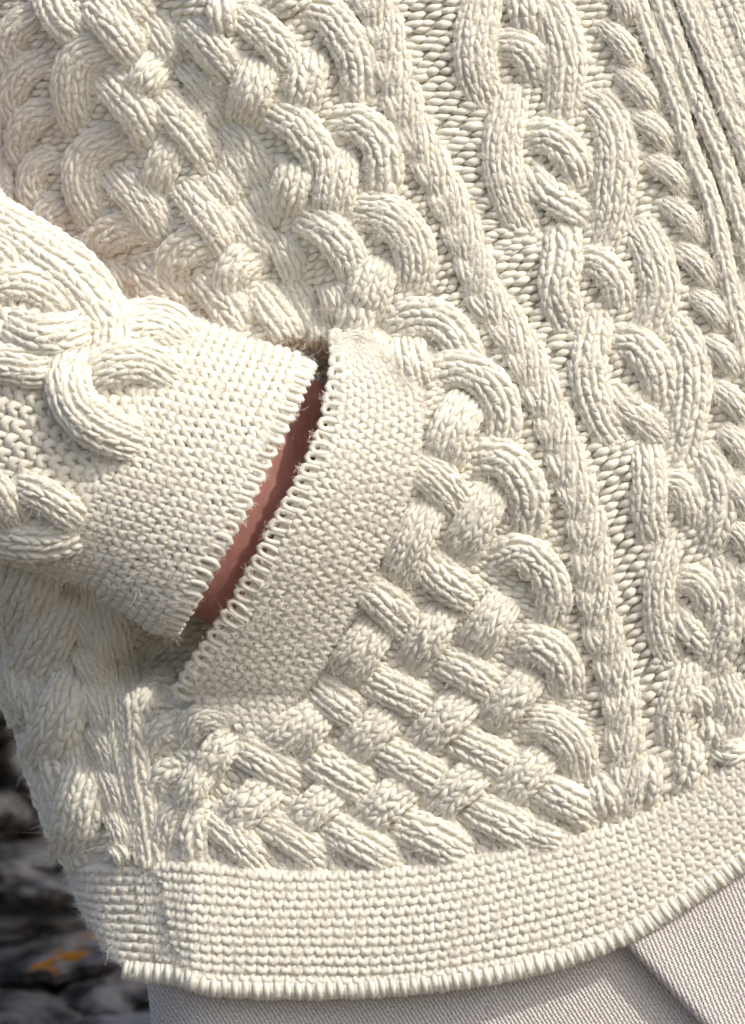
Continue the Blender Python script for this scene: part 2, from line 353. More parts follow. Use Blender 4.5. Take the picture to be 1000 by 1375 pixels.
# ---- basket weave at the upper left
C_ = [([(150, 62), (108, 78), (96, 125), (112, 178)], 50), ([(135, 98), (165, 130), (190, 162), (208, 202)], 46), ([(170, 178), (120, 208), (110, 248), (136, 304)], 50), ([(148, 224), (180, 258), (205, 290), (226, 326)], 48),
      ([(240, 244), (266, 275), (290, 305), (312, 344)], 43), ([(238, 188), (218, 222), (206, 264)], 42), ([(206, 300), (162, 308), (130, 330), (124, 368)], 42), ([(284, 318), (248, 334), (228, 362), (234, 400)], 44),
      ([(176, 348), (214, 384), (252, 420)], 46), ([(264, 368), (298, 403), (330, 448)], 46), ([(360, 330), (322, 352), (308, 382), (318, 412)], 42), ([(344, 384), (368, 418), (396, 458)], 42),
      ([(212, 126), (245, 163), (273, 198), (294, 232)], 41), ([(224, 76), (200, 100), (184, 134)], 42), ([(122, 2), (152, 36), (190, 82)], 42), ([(62, -20), (80, 22), (114, 50)], 46),
      ([(52, 14), (18, 42), (8, 72), (26, 102)], 38), ([(66, 76), (28, 102), (14, 138), (30, 172)], 38), ([(74, 142), (38, 164), (26, 198), (46, 224)], 38), ([(80, 204), (48, 224), (40, 254), (62, 284)], 36),
      ([(92, 272), (64, 292), (72, 326)], 36), ([(200, 18), (222, 50), (246, 92)], 40), ([(244, 78), (272, 108), (302, 146)], 38), ([(296, 152), (330, 196), (366, 258)], 40),
      ([(308, 262), (338, 308), (370, 356)], 42), ([(346, 240), (360, 268), (374, 304)], 36), ([(372, 310), (388, 344), (404, 384)], 38), ([(386, 368), (404, 404), (424, 452)], 38),
      ([(284, 226), (302, 248), (322, 278)], 36), ([(296, 178), (318, 218), (342, 266)], 38), ([(256, 108), (280, 142), (306, 184)], 36), ([(0, 100), (-8, 140), (0, 190)], 26), ([(160, -20), (176, 4), (200, 34)], 38), ([(120, 345), (150, 372), (176, 410)], 36), ([(8, 200), (2, 240), (20, 290)], 30)]
ropes(C_, lift=10, sink=-9)
# ---- rib cords beside the front edge
CORDS = [([(848, -30), (857, 0), (875, 55), (895, 100), (910, 140), (922, 187), (934, 220), (950, 258), (962, 300), (972, 350), (982, 390), (996, 450), (1015, 520)], 23),
         ([(880, -25), (888, 0), (906, 55), (926, 105), (946, 155), (965, 200), (981, 250), (998, 305), (1015, 360)], 24)]
for pts, wd in CORDS: rope(z_body, pts, wd, front, 'rib_cord', lift=9, sink=7, H=12, col=12, l=12, taper=1)
for pts, wd in (([(968, -30), (985, 20), (1010, 90), (1035, 160)], 14),): rope(z_body, pts, wd, front, 'rib_cord', lift=12, sink=10, H=12, col=12, l=12, taper=1)

# ---- left part behind the side seam
back_zone = [([(66, 742), (44, 790), (22, 842)], 66), ([(92, 792), (66, 850), (30, 920)], 62), ([(104, 902), (82, 962), (52, 1034)], 62), ([(122, 1026), (106, 1085), (94, 1158)], 60), ([(20, 880), (28, 930), (40, 960)], 30), ([(150, 1128), (160, 1144), (170, 1164)], 20)]
back_zone = [([(14, 735), (6, 800), (14, 880), (34, 970)], 50), ([(52, 735), (46, 830), (56, 930), (84, 1040), (112, 1160)], 50), ([(92, 760), (88, 860), (104, 980), (134, 1120)], 40), ([(36, 985), (60, 1060), (84, 1120), (104, 1164)], 34)]+back_zone
for i, (pts, wd) in enumerate(back_zone): rope(z_body, pts, wd, front, lift=2 if i < 4 else 20, sink=-4 if i < 4 else -8, l=14, col=16, H=None if i < 4 else wd*.34)
for p in ([(92, 812), (112, 836), (126, 872)], [(104, 862), (118, 890), (138, 930)], [(112, 912), (132, 950), (146, 988)], [(122, 968), (142, 1002), (154, 1040)], [(134, 1022), (152, 1056), (166, 1096)], [(144, 1078), (160, 1110), (172, 1150)]):
    rope(z_body, p, 31, front, lift=13, sink=-4, col=13, H=10)
for pts, wd in (([(116, 776), (130, 840), (143, 895), (153, 950), (160, 1000), (168, 1052), (182, 1095), (194, 1160)], 22), ([(146, 790), (160, 860), (172, 920), (180, 980), (189, 1050), (200, 1110), (207, 1165)], 27)):
    rope(z_body, pts, wd, front, 'seam_cord', lift=11, sink=8, H=9, col=12, l=12.5, taper=1)
g = Geo(); purl_patch(g, z_body, [(70, 780), (100, 950), (130, 1160)], [(190, 840), (196, 960), (212, 1160)], 12, 14, 5, -2.); g.build('purl_ground', M_wool, front, stuff=True)

# ---- button band at the upper right corner
BB = [(905, -30), (922, 0), (941, 50), (962, 100), (982, 150), (1000, 195), (1025, 255)]
g = Geo(); c0, L0 = catmull(BB, 120)
for k in range(6):
    off = 30+k*12.0
    P = np.c_[c0[:, 0]+off, c0[:, 1], z_body(c0[:, 0]+off, c0[:, 1])+[14, 15, 17, 18, 18, 17][k]]
    wave_row(g, P, normal(z_body, P[:, 0], P[:, 1]), 14, 2.6, 6.6, ph=k*1.3)
P = np.stack([np.c_[c0[:, 0]+o, c0[:, 1], z_body(c0[:, 0]+o, c0[:, 1])+z] for o, z in ((-4, -6), (-6, 6), (2, 12), (30, 16), (90, 14), (160, 10))])
g.grid(P)
bb = g.build('button_band', M_wool); rope(z_body, [(x-3, y) for x, y in BB], 23, bb, 'rib_cord', lift=13, sink=11, H=11, col=12, l=12, taper=1); rope(z_body, [(x+16, y) for x, y in BB], 22, bb, 'rib_cord', lift=12, sink=10, H=10, col=12, l=12, taper=1)
bb['label'] = 'garter stitch front band at the upper right corner'

# ---- pocket band
PBL = [(447, 452), (446, 490), (430, 570), (404, 634), (364, 705), (334, 765), (304, 818), (259, 886), (236, 922)]
PBR = [(500, 448), (538, 486), (562, 530), (564, 590), (548, 664), (516, 738), (468, 828), (428, 898), (388, 948), (338, 992)]
bl, _ = catmull(PBL, 160); br, _ = catmull(PBR, 160)
def z_band(x, y): return z_body(np.maximum(x, np.interp(y, OY, OX)+34), y)+9
g = Geo()
nb = 11
tt = np.linspace(0, 1, 160)
def band_line(u):
    C = bl*(1-u)+br*u; return C
for k in range(nb):
    u = .20+(k/(nb-1))*.78; C = band_line(u); P = np.c_[C, z_band(C[:, 0], C[:, 1])+2]
    wave_row(g, P, normal(z_band, P[:, 0], P[:, 1]), 14.2, 2.9, 5.9, ph=k*2.0+.4)
U, T_ = np.meshgrid(np.linspace(0.07, 1, 30), np.arange(160), indexing='ij')
C = bl[T_]*(1-U[..., None])+br[T_]*U[..., None]
zz = z_band(C[..., 0], C[..., 1])+1.5
g.grid(np.concatenate([C, zz[..., None]], -1))
g.grid(np.concatenate([C[:2], zz[:2, :, None]-np.array([0, 24]).reshape(2, 1, 1)], -1)[:, :, :] if False else np.stack([np.concatenate([C[0], zz[0][:, None]], 1), np.concatenate([C[0]+[6, 2], zz[0][:, None]-16], 1)]))
band = g.build('pocket_band', M_wool); band['label'] = 'garter stitch band along the pocket opening'
def edge_loops(zf, line, inner, n, name, parent, r=4.4, hw=5.9, lift=3.5, out=1.5, bulge=True):
    """bound-off edge: a row of long open loops across the edge"""
    g = Geo(); A, _ = catmull(line, n); B, _ = catmull(inner, n)
    for i in range(n):
        a, b = A[i], B[i]; d = b-a; ln = np.linalg.norm(d); d = d/ln; t = np.array([-d[1], d[0]]); a = a-d*out
        K = 11; f = np.linspace(-1, 1, K)
        along = ln*(np.abs(f)**1.3)*(1.03); lat = hw*(np.sign(f)*np.sin(np.abs(f)**.62*PI*.86))*1.12+f*1.2
        j = rng.normal(0, 1.0); ln *= rng.uniform(.9, 1.12)
        Q = a[None]+d[None]*along[:, None]+t[None]*(lat+j)[:, None]
        z = zf(Q[:, 0], Q[:, 1])+lift-3.5*(1-np.abs(f))**2-2.5*np.abs(f)**3
        P = np.c_[Q, z]
        P[:, :2] += t*(rng.normal(0, 1.6)*np.abs(f)[:, None]*2)
        N = normal(zf, Q[:, 0], Q[:, 1])
        rr = r*(1+rng.normal(0, .06))*(1+.12*(1-np.abs(f)))
        g.tubes(P[None], N[None], rr[None], 7, .95)
        note_hair(P[2:9], N[2:9], .3)
    return g.build(name, M_wool, parent, stuff=True)
inn = bl*(1-.22)+br*.22
edge_loops(z_band, PBL, [tuple(inn[i]) for i in range(0, 160, 10)]+[tuple(inn[-1])], 32, 'edge_stitches', band)
# top end of the band: a short cast-off cord sewn on
rope(z_band, [(446, 466), (462, 456), (480, 452), (498, 460)], 15, band, 'sewn_corner', lift=4, sink=2, H=6, col=9, taper=1)
rope(z_band, [(500, 462), (522, 486), (548, 520), (566, 552)], 13, band, 'sewn_corner', lift=1, sink=-2, H=6, col=9, taper=1)

# ---- hem
HT = [(208, 1158), (300, 1163), (400, 1171), (520, 1168), (600, 1158), (700, 1138), (800, 1118), (870, 1093), (930, 1058), (1000, 1013), (1070, 960)]
HB = [(246, 1306), (290, 1318), (400, 1322), (550, 1316), (700, 1294), (800, 1264), (870, 1230), (940, 1186), (1000, 1146), (1070, 1098)]
ht, _ = catmull(HT, 220); hb, _ = catmull(HB, 220)
def z_hem(x, y): return z_torso(np.maximum(x, np.interp(y, SY, SX)+2), np.minimum(y, 1180))+6
g = Geo()
nh = 12
for k in range(nh):
    u = (k+.4)/nh; C = ht*(1-u)+hb*u
    P = np.c_[C, z_hem(C[:, 0], C[:, 1])+3+7*math.sin(u*PI)*.6]
    P[:, 1] += 1.4*np.sin(P[:, 0]/47.+k*.3)
    wave_row(g, P, normal(z_hem, P[:, 0], P[:, 1]), 15.2, 3.0, 5.9, ph=k*.8)
rows = []
for u, dz in [(-.03, -6), (0, 0), (.25, 3), (.5, 4), (.75, 3), (1.0, 0), (1.09, -4), (1.12, -14), (1.08, -26), (.9, -28), (.5, -26)]:
    C = ht*(1-u)+hb*u; rows.append(np.c_[C, z_hem(C[:, 0], C[:, 1])+1.5+dz])
g.grid(np.array(rows)[::-1])
g.grid(np.stack([np.array(rows)[:9, 0], np.array(rows)[:9, 0]-[3, 0, 14]]))
hem = g.build('hem_band', M_wool); hem['label'] = 'wide garter stitch hem running to the right edge of the photo'
def hem_edge(hb, ht, n, name, parent, sp=1.0, zf=z_hem):
    g = Geo(); C, _ = catmull([tuple(p) for p in hb[::10]]+[tuple(hb[-1])], n); Tn = nrm(np.gradient(C, axis=0)); d = np.stack([-Tn[:, 1], Tn[:, 0]], 1)
    z = zf(C[:, 0], C[:, 1])
    K = 7; f = np.linspace(0, 1, K)
    prof_l = np.array([-6, 1, 8, 13, 16.5, 17, 14.]); prof_z = np.array([2, 6, 6.0, 2.5, -4, -12, -20.])
    jit = rng.normal(0, .6, n); rad = 4.7*sp*(1+rng.normal(0, .07, n)); dzr = np.where(np.arange(n) % 2 == 0, 1.3, -1.3)
    P = np.stack([np.c_[C+d*(prof_l[k]+jit)[:, None]+Tn*(k*.5), z+prof_z[k]+dzr] for k in range(K)], 1)
    N = np.stack([nrm(np.c_[d*[0, .1, .4, .8, 1, 1, 1][k], np.full(n, [1, 1, 1, .7, .3, 0, -.5][k])]) for k in range(K)], 1)
    g.tubes(P, N, rad[:, None]*np.array([.7, 1, 1.1, 1.1, 1.1, 1, .8])[None], 7, .95)
    note_hair(P[:, 2], N[:, 2], .3)
    return g.build(name, M_wool, parent, stuff=True)
hem_edge(hb, ht, 126, 'hem_edge_stitches', hem)

HT2 = [(86, 1162), (120, 1163), (165, 1162), (212, 1160)]; HB2 = [(146, 1276), (168, 1298), (205, 1304), (252, 1308)]
t2, _ = catmull(HT2, 120); b2, _ = catmull(HB2, 120)
bend = np.linspace(1, 0, 120)
def hem2_line(u):
    C = t2*(1-u)+b2*u; C = C.copy(); C[:, 0] -= 10*math.sin(u*PI)*bend**2; C[:, 1] += 6*u*bend**.5*0
    return C
g = Geo(); nh = 11
for k in range(nh):
    u = (k+.4)/nh; C = hem2_line(u); zz = z_hem(C[:, 0], C[:, 1])-4
    P = np.c_[C, zz+4-70*np.exp(-np.arange(120)/9.)]; P[:, 0] += 7*np.exp(-np.arange(120)/9.); N = normal(z_hem, P[:, 0], P[:, 1]); i = 82
    wave_row(g, P[:i+1], N[:i+1], 19, .9, 6.0, zl=.8, ph=k)
    wave_row(g, P[i:], N[i:], 13, 3.2, 5.6, ph=k*1.1)
g.grid(np.array([np.c_[hem2_line(u), z_hem(hem2_line(u)[:, 0], hem2_line(u)[:, 1])-3+dz-60*np.exp(-np.arange(120)/9.)] for u, dz in [(-.03, -4), (0, 0), (.3, 0), (.6, 0), (1, 0), (1.07, -6), (1.06, -20), (.8, -24)]][::-1]))
hem2 = g.build('side_hem_band', M_wool); hem2['label'] = 'short hem piece left of the side seam'
hem_edge((b2-[0, 4])[34:], t2, 13, 'hem_edge_stitches', hem2, 1.1)


# ---- sleeve with cuff
g = Geo()
def sl_line(p, th0=.06, th1=PI-.06, n=90, bulge=0.):
    th = np.linspace(th0, th1, n)
    qt = np.interp(p, TP, TQ); qb = np.interp(p, BP, BQ)
    q = (qt+qb)/2-(qb-qt)/2*np.cos(th)
    pp = p+bulge*np.sin(th)
    x, y = sl_xy(pp, q); z = 8+112*np.sin(th)
    N = nrm(np.stack([np.cos(th)*AX[1]*1.0, -np.cos(th)*AX[0], np.sin(th)*.75+.02], -1))
    return np.stack([x, y, z], -1), N
def clampline(p, bl):
    return sl_line(p, bulge=bl)
ps = np.linspace(-160, 594, 40)
full = []
for p in ps:
    th = np.linspace(0, 2*PI, 64); qt = np.interp(p, TP, TQ); qb = np.interp(p, BP, BQ); q = (qt+qb)/2-((qb-qt)/2-4)*np.cos(th)
    pp = p+4*np.sin(th).clip(0)*sstep(400, 600, p)
    x, y = sl_xy(pp, q); full.append(np.stack([x, y, 8+np.where(np.sin(th) > 0, 110.5, 60)*np.sin(th)], -1))
g.grid(np.array(full))
sleeve = g.build('sleeve', M_ground); sleeve['label'] = 'puffed cable knit sleeve ending in a garter stitch cuff'
g = Geo(); p = -60.
k = 0
while p < 425:
    P, N = clampline(p, 0); wave_row(g, P+N*1, N, 21, 4.3, 7.4, zl=3, ph=k*1.2); p += 16.5; k += 1
g.build('purl_ground', M_wool, sleeve, stuff=True)
g = Geo(); p = 398.; k = 0
while p < 576:
    P, N = clampline(p, 9*float(sstep(400, 600, p))); wave_row(g, P+N*(1+3.0*float(sstep(398, 430, p))), N, 14.6, 3.1, 6.2, ph=k*.9, zl=1.6); p += 12.6; k += 1
cuff = g.build('cuff', M_wool, sleeve)
cuff['label'] = 'garter stitch cuff'
nE = 31
P0, N0 = sl_line(599, bulge=9); P1, N1 = sl_line(570, bulge=9)
def z_sl2(x, y): return z_sleeve(x, y)
g = Geo()
th = np.linspace(.14, PI-.12, nE)
for i in range(nE):
    a = np.array([np.interp(th[i], np.linspace(.06, PI-.06, 90), P0[:, c]) for c in range(3)]); b = np.array([np.interp(th[i], np.linspace(.06, PI-.06, 90), P1[:, c]) for c in range(3)])
    N = nrm(np.array([np.interp(th[i], np.linspace(.06, PI-.06, 90), N0[:, c]) for c in range(3)])); d = b-a; ln = np.linalg.norm(d); d /= ln; t = np.cross(N, d)
    f = np.linspace(-1, 1, 11); tl = rng.normal(0, 1.6); P = a+t*(tl*np.abs(f)[:, None]*2)+d*(ln*np.abs(f)**1.3*rng.uniform(.92, 1.12))[:, None]+t*(5.2*np.sign(f)*np.sin(np.abs(f)**.62*PI*.86)*1.12+f*1.2+rng.normal(0, .4))[:, None]+N*(2.5-4*(1-np.abs(f))**2-2.5*np.abs(f)**4)[:, None]
    g.tubes(P[None], np.broadcast_to(N, P.shape)[None], np.full((1, 11), 4.4*(1+rng.normal(0, .1)))*np.array([.8, .95, 1, 1, 1.05, 1.1, 1.05, 1, 1, .95, .8]), 7, .95)
    note_hair(P[2:9], np.broadcast_to(N, P.shape)[2:9], .35)
g.build('cuff_edge_stitches', M_wool, sleeve, stuff=True)
SLR = [([(-30, 285), (12, 305), (60, 338), (102, 368), (132, 408), (146, 446), (132, 486)], 62, 22), ([(-30, 388), (20, 378), (60, 388), (96, 424)], 42, 12), ([(6, 430), (40, 446), (80, 448), (128, 436)], 46, 20),
       ([(-30, 484), (15, 490), (50, 494), (92, 486)], 50, 10), ([(112, 462), (92, 500), (102, 545), (138, 576), (192, 596)], 58, 24), ([(112, 512), (150, 490), (195, 486), (238, 512)], 52, 16),
       ([(150, 446), (188, 436), (222, 438), (252, 462)], 62, 12), ([(14, 648), (56, 664), (86, 684), (116, 706)], 38, 14), ([(-20, 722), (30, 730), (70, 730), (112, 716)], 42, 12), ([(-20, 636), (6, 668), (26, 712)], 36, 10),
       ([(-25, 326), (8, 342), (22, 372)], 28, 12)]
for pts, wd, lf in SLR: rope(z_sleeve, pts, wd, sleeve, lift=lf, sink=-8, l=13.5, col=15, H=wd*.33)

# ---- loose fibres of the wool
HP = np.concatenate([a for a, b in hair_roots]); HN = np.concatenate([b for a, b in hair_roots])
m = (HP[:, 0] > -20) & (HP[:, 0] < 1020) & (HP[:, 1] > -20) & (HP[:, 1] < 1395); HP, HN = HP[m], HN[m]
n = 60000; idx = rng.integers(0, len(HP), n); P0 = HP[idx]+rng.normal(0, 3, (n, 3))*[1, 1, .2]; N = HN[idx]
K = 4; L = rng.gamma(2.2, 3.2, n).clip(2.0, 26); d = nrm(N*.8+rng.normal(0, .75, (n, 3))); curl = nrm(rng.normal(0, 1, (n, 3)))
t = np.linspace(0, 1, K)
P = P0[:, None]+N[:, None]*2+d[:, None]*(L[:, None]*t)[..., None]+curl[:, None]*(L[:, None]*.45*t**2)[..., None]+np.cross(d, curl)[:, None]*(L[:, None]*.22*np.sin(t*5))[..., None]
sd = nrm(np.cross(d, np.array([.2, .3, 1.])+rng.normal(0, .3, (n, 3))))[:, None]*(np.linspace(.26, .10, K))[None, :, None]
V_ = np.stack([P-sd, P+sd], 2); i_ = np.arange(n*K*2).reshape(n, K, 2)
g = Geo(); g.add(V_, np.stack([i_[:, :-1, 0], i_[:, 1:, 0], i_[:, 1:, 1], i_[:, :-1, 1]], -1), V_[..., :2])
n = 330000; idx = rng.integers(0, len(HP), n); N = HN[idx]; P0 = HP[idx]+rng.normal(0, 3.6, (n, 3))*[1, 1, .15]+N*rng.uniform(1.2, 4.5, (n, 1))
d = rng.normal(0, 1, (n, 3)); d = nrm(d-N*(np.sum(d*N, 1, keepdims=True))*.75); L = rng.uniform(3.5, 9, (n, 1))
sd = nrm(np.cross(d, N+rng.normal(0, .3, (n, 3))))*rng.uniform(.16, .30, (n, 1))
V_ = np.stack([P0-sd-d*L*.5, P0+sd-d*L*.5, P0+sd*.6+d*L*.5, P0-sd*.6+d*L*.5], 1); g.add(V_, np.arange(n*4).reshape(n, 4), V_[..., :2])
fz = g.build('wool_fuzz', M_fuzz, None, stuff=True)

bpy.context.view_layer.update()
for o in (front, bb, band, hem, hem2, sleeve, fz): keep(o, card)

# ================================================================== SKIRT
def cloth(name):
    m, t, b = mat(name, (.5, .47, .45), .95, .2)
    N = t.nodes; Lk = t.links; tc = N.new('ShaderNodeTexCoord')
    mp = N.new('ShaderNodeMapping'); mp.inputs['Rotation'].default_value = (0, 0, math.radians(32)); Lk.new(tc.outputs['UV'], mp.inputs[0])
    wv = N.new('ShaderNodeTexWave'); wv.inputs['Scale'].default_value = .062; wv.inputs['Distortion'].default_value = 2.2; wv.inputs['Detail'].default_value = 1.5; wv.inputs['Detail Scale'].default_value = 3
    Lk.new(mp.outputs[0], wv.inputs['Vector'])
    mp2 = N.new('ShaderNodeMapping'); mp2.inputs['Rotation'].default_value = (0, 0, math.radians(-60)); Lk.new(tc.outputs['UV'], mp2.inputs[0])
    w2 = N.new('ShaderNodeTexWave'); w2.inputs['Scale'].default_value = .085; w2.inputs['Distortion'].default_value = 3; Lk.new(mp2.outputs[0], w2.inputs['Vector'])
    ns = N.new('ShaderNodeTexNoise'); ns.inputs['Scale'].default_value = .3; ns.inputs['Detail'].default_value = 3; Lk.new(tc.outputs['UV'], ns.inputs['Vector'])
    ad = N.new('ShaderNodeMath'); ad.operation = 'MULTIPLY_ADD'; ad.inputs[1].default_value = .45; Lk.new(w2.outputs[1], ad.inputs[0]); Lk.new(wv.outputs[1], ad.inputs[2])
    cr = N.new('ShaderNodeMath'); cr.operation = 'MULTIPLY_ADD'; cr.inputs[1].default_value = .55; Lk.new(ad.outputs[0], cr.inputs[0]); 
    sb = N.new('ShaderNodeMath'); sb.operation = 'MULTIPLY_ADD'; sb.inputs[1].default_value = 1.7; sb.inputs[2].default_value = -.60; Lk.new(ns.outputs[0], sb.inputs[0]); Lk.new(sb.outputs[0], cr.inputs[2])
    mx = N.new('ShaderNodeMix'); mx.data_type = 'RGBA'; mx.inputs[6].default_value = (.35, .30, .265, 1); mx.inputs[7].default_value = (.84, .81, .76, 1); Lk.new(cr.outputs[0], mx.inputs[0]); Lk.new(mx.outputs[2], b.inputs['Base Color'])
    bp = N.new('ShaderNodeBump'); bp.inputs['Strength'].default_value = .6; bp.inputs['Distance'].default_value = .0006; Lk.new(ad.outputs[0], bp.inputs['Height']); Lk.new(bp.outputs[0], b.inputs['Normal'])
    return m
M_cloth = cloth('grey_twill_wool')
skirt = empty('skirt', to_world(np.array([560, 1400, -150.])))
tag(skirt, 'pale grey brown twill wool skirt with a pressed pleat below the cardigan hem', 'skirt')
bpy.context.view_layer.update()
def z_skirt(x, y):
    z = -118-0.00012*(x-640)**2-12*sstep(1150, 1500, y)-90*np.exp(-np.maximum(x-(205+(y-1320)*.12), -10)/22.)
    z = z+5*np.sin(x/60.+y/90.)
    return z
g = Geo(); X, Y = np.meshgrid(np.r_[np.linspace(196, 300, 30), np.linspace(306, 1100, 120)], np.linspace(1080, 1800, 120), indexing='ij'); X = np.maximum(X, 197+(Y-1320)*.12)
g.grid(np.stack([X, Y, z_skirt(X, Y)], -1), np.stack([X, Y], -1)); sp = g.build('front_cloth', M_cloth); sp['label'] = 'lower layer of the skirt left of the pleat'
g = Geo(); ys = np.linspace(1110, 1800, 90)
xe = 845+(ys-1272)*.97
rows = []
for off, dz in [(46, -2), (20, 1), (6, 8), (0, 16), (-3, 24), (-1, 31), (5, 35), (14, 36), (40, 34), (90, 32), (160, 32), (260, 32), (400, 30)]:
    x = xe+off; rows.append(np.stack([x, ys, z_skirt(np.minimum(x, 1100), ys)+dz], -1))
rows = np.array(rows); g.grid(rows, np.stack([rows[..., 0]*1.0+rows[..., 1]*.2, rows[..., 1]], -1)); pl = g.build('pleat', M_cloth); pl['label'] = 'raised pleat fold on the right'
keep(sp, skirt); keep(pl, skirt)

# ================================================================== PERSON
m_skin, t, b = mat('skin', (.50, .24, .18), .5, 0, .3)
ns = t.nodes.new('ShaderNodeTexNoise'); ns.inputs['Scale'].default_value = 420; ns.inputs['Detail'].default_value = 5
mx = t.nodes.new('ShaderNodeMix'); mx.data_type = 'RGBA'; mx.inputs[6].default_value = (.40, .17, .145, 1); mx.inputs[7].default_value = (.66, .36, .31, 1)
tc = t.nodes.new('ShaderNodeTexCoord'); mpk = t.nodes.new('ShaderNodeMapping'); mpk.inputs['Rotation'].default_value = (0, math.radians(28), 0); mpk.inputs['Scale'].default_value = (1, 1, .28); t.links.new(tc.outputs['Object'], mpk.inputs[0]); t.links.new(mpk.outputs[0], ns.inputs['Vector']); t.links.new(ns.outputs[0], mx.inputs[0]); t.links.new(mx.outputs[2], b.inputs['Base Color'])
bp = t.nodes.new('ShaderNodeBump'); bp.inputs['Strength'].default_value = .4; bp.inputs['Distance'].default_value = .0004; t.links.new(ns.outputs[0], bp.inputs['Height']); t.links.new(bp.outputs[0], b.inputs['Normal'])
b.inputs['Subsurface Scale'].default_value = .003; b.inputs['Subsurface Radius'].default_value = (1, .35, .2)
V = []; E = []; R = []
def jt(x, y, z, r, par=None):                      # layout units; radius in layout units
    V.append(tuple(to_world(np.array([x, y, z], float)))); R.append((r*S, r*S)); i = len(V)-1
    if par is not None: E.append((par, i))
    return i
pel = jt(860, 1650, -640, 500); wst = jt(860, 1050, -640, 440, pel); ch = jt(860, 100, -660, 480, wst); nk = jt(860, -900, -720, 300, ch)
nk2 = jt(860, -1250, -720, 220, nk); hd = jt(860, -1700, -680, 330, nk2); hd2 = jt(860, -2050, -700, 300, hd)
for sx in (-1, 1):
    th_ = jt(860+sx*340, 2200, -640, 330, pel); kn = jt(860+sx*340, 3100, -600, 210, th_); an = jt(860+sx*340, 3820, -660, 150, kn); jt(860+sx*360, 3950, -300, 110, an)
shR = jt(1560, -700, -720, 230, nk); eR = jt(1800, 500, -760, 170, shR); wR = jt(1820, 1500, -600, 115, eR); jt(1820, 1850, -560, 130, wR)
shL = jt(160, -700, -720, 230, nk); eL = jt(-900, 150, -330, 165, shL); f1 = jt(-350, 375, -120, 140, eL); wr0 = jt(60, 560, -30, 125, f1); wr = jt(230, 640, -22, 205, wr0)
pm0 = jt(340, 706, -36, 400, wr); pm = jt(470, 748, -105, 160, pm0); pk = jt(560, 790, -150, 120, pm)
for dx, dy, ln in ((60, -100, 260), (80, -40, 290), (70, 22, 270), (40, 80, 220)):
    a = jt(560+dx, 800+dy, -165, 40, pk); b_ = jt(560+dx+ln*.40, 800+dy+ln*.20, -170, 37, a); c_ = jt(560+dx+ln*.70, 800+dy+ln*.42, -190, 33, b_); jt(560+dx+ln*.86, 800+dy+ln*.62, -220, 28, c_)
a = jt(480, 640, -125, 48, pm0); b_ = jt(560, 610, -150, 42, a); jt(640, 610, -170, 34, b_)
me = bpy.data.meshes.new('person'); me.from_pydata(V, E, []); me.materials.append(m_skin)
per = bpy.data.objects.new('person', me); sc.collection.objects.link(per)
bpy.context.view_layer.objects.active = per
bpy.ops.object.select_all(action='DESELECT'); per.select_set(True)
sk = per.modifiers.new('skin', 'SKIN'); sk.use_smooth_shade = True
if not me.skin_vertices:
    bpy.ops.object.mode_set(mode='EDIT'); bpy.ops.mesh.customdata_skin_add(); bpy.ops.object.mode_set(mode='OBJECT')
for i, s_ in enumerate(me.skin_vertices[0].data): s_.radius = R[i]
me.skin_vertices[0].data[0].use_root = True
sb = per.modifiers.new('sub', 'SUBSURF'); sb.levels = 2; sb.render_levels = 2
bpy.context.view_layer.update()
me2 = bpy.data.meshes.new_from_object(per.evaluated_get(bpy.context.evaluated_depsgraph_get()))
per.modifiers.clear(); per.data = me2; me2.name = 'person'
if not me2.materials: me2.materials.append(m_skin)
co = np.empty(len(me2.vertices)*3); me2.vertices.foreach_get('co', co); co = co.reshape(-1, 3)
lx = co[:, 0]/S+500; lz = -co[:, 1]/S               # the hand is flatter than it is wide
wt = sstep(40, 300, lx)*(lz > -420)*(co[:, 2] > ZC-.2)*(1-sstep(560, 640, lx)*.45); zc = np.interp(lx, [60, 230, 345, 470, 560, 640], [-30, -20, -26, -108, -150, -165])
ly = 687.5-(co[:, 2]-ZC)/S
co[:, 1] = -S*(zc+(lz-zc)*(1-.72*wt)-wt*.12*np.clip(ly-640, 0, 200)); me2.vertices.foreach_set('co', co.ravel()); me2.update()
me2.polygons.foreach_set('use_smooth', np.full(len(me2.polygons), True))
tag(per, 'person with a strip of bare wrist showing and the hand kept in the pocket', 'person')

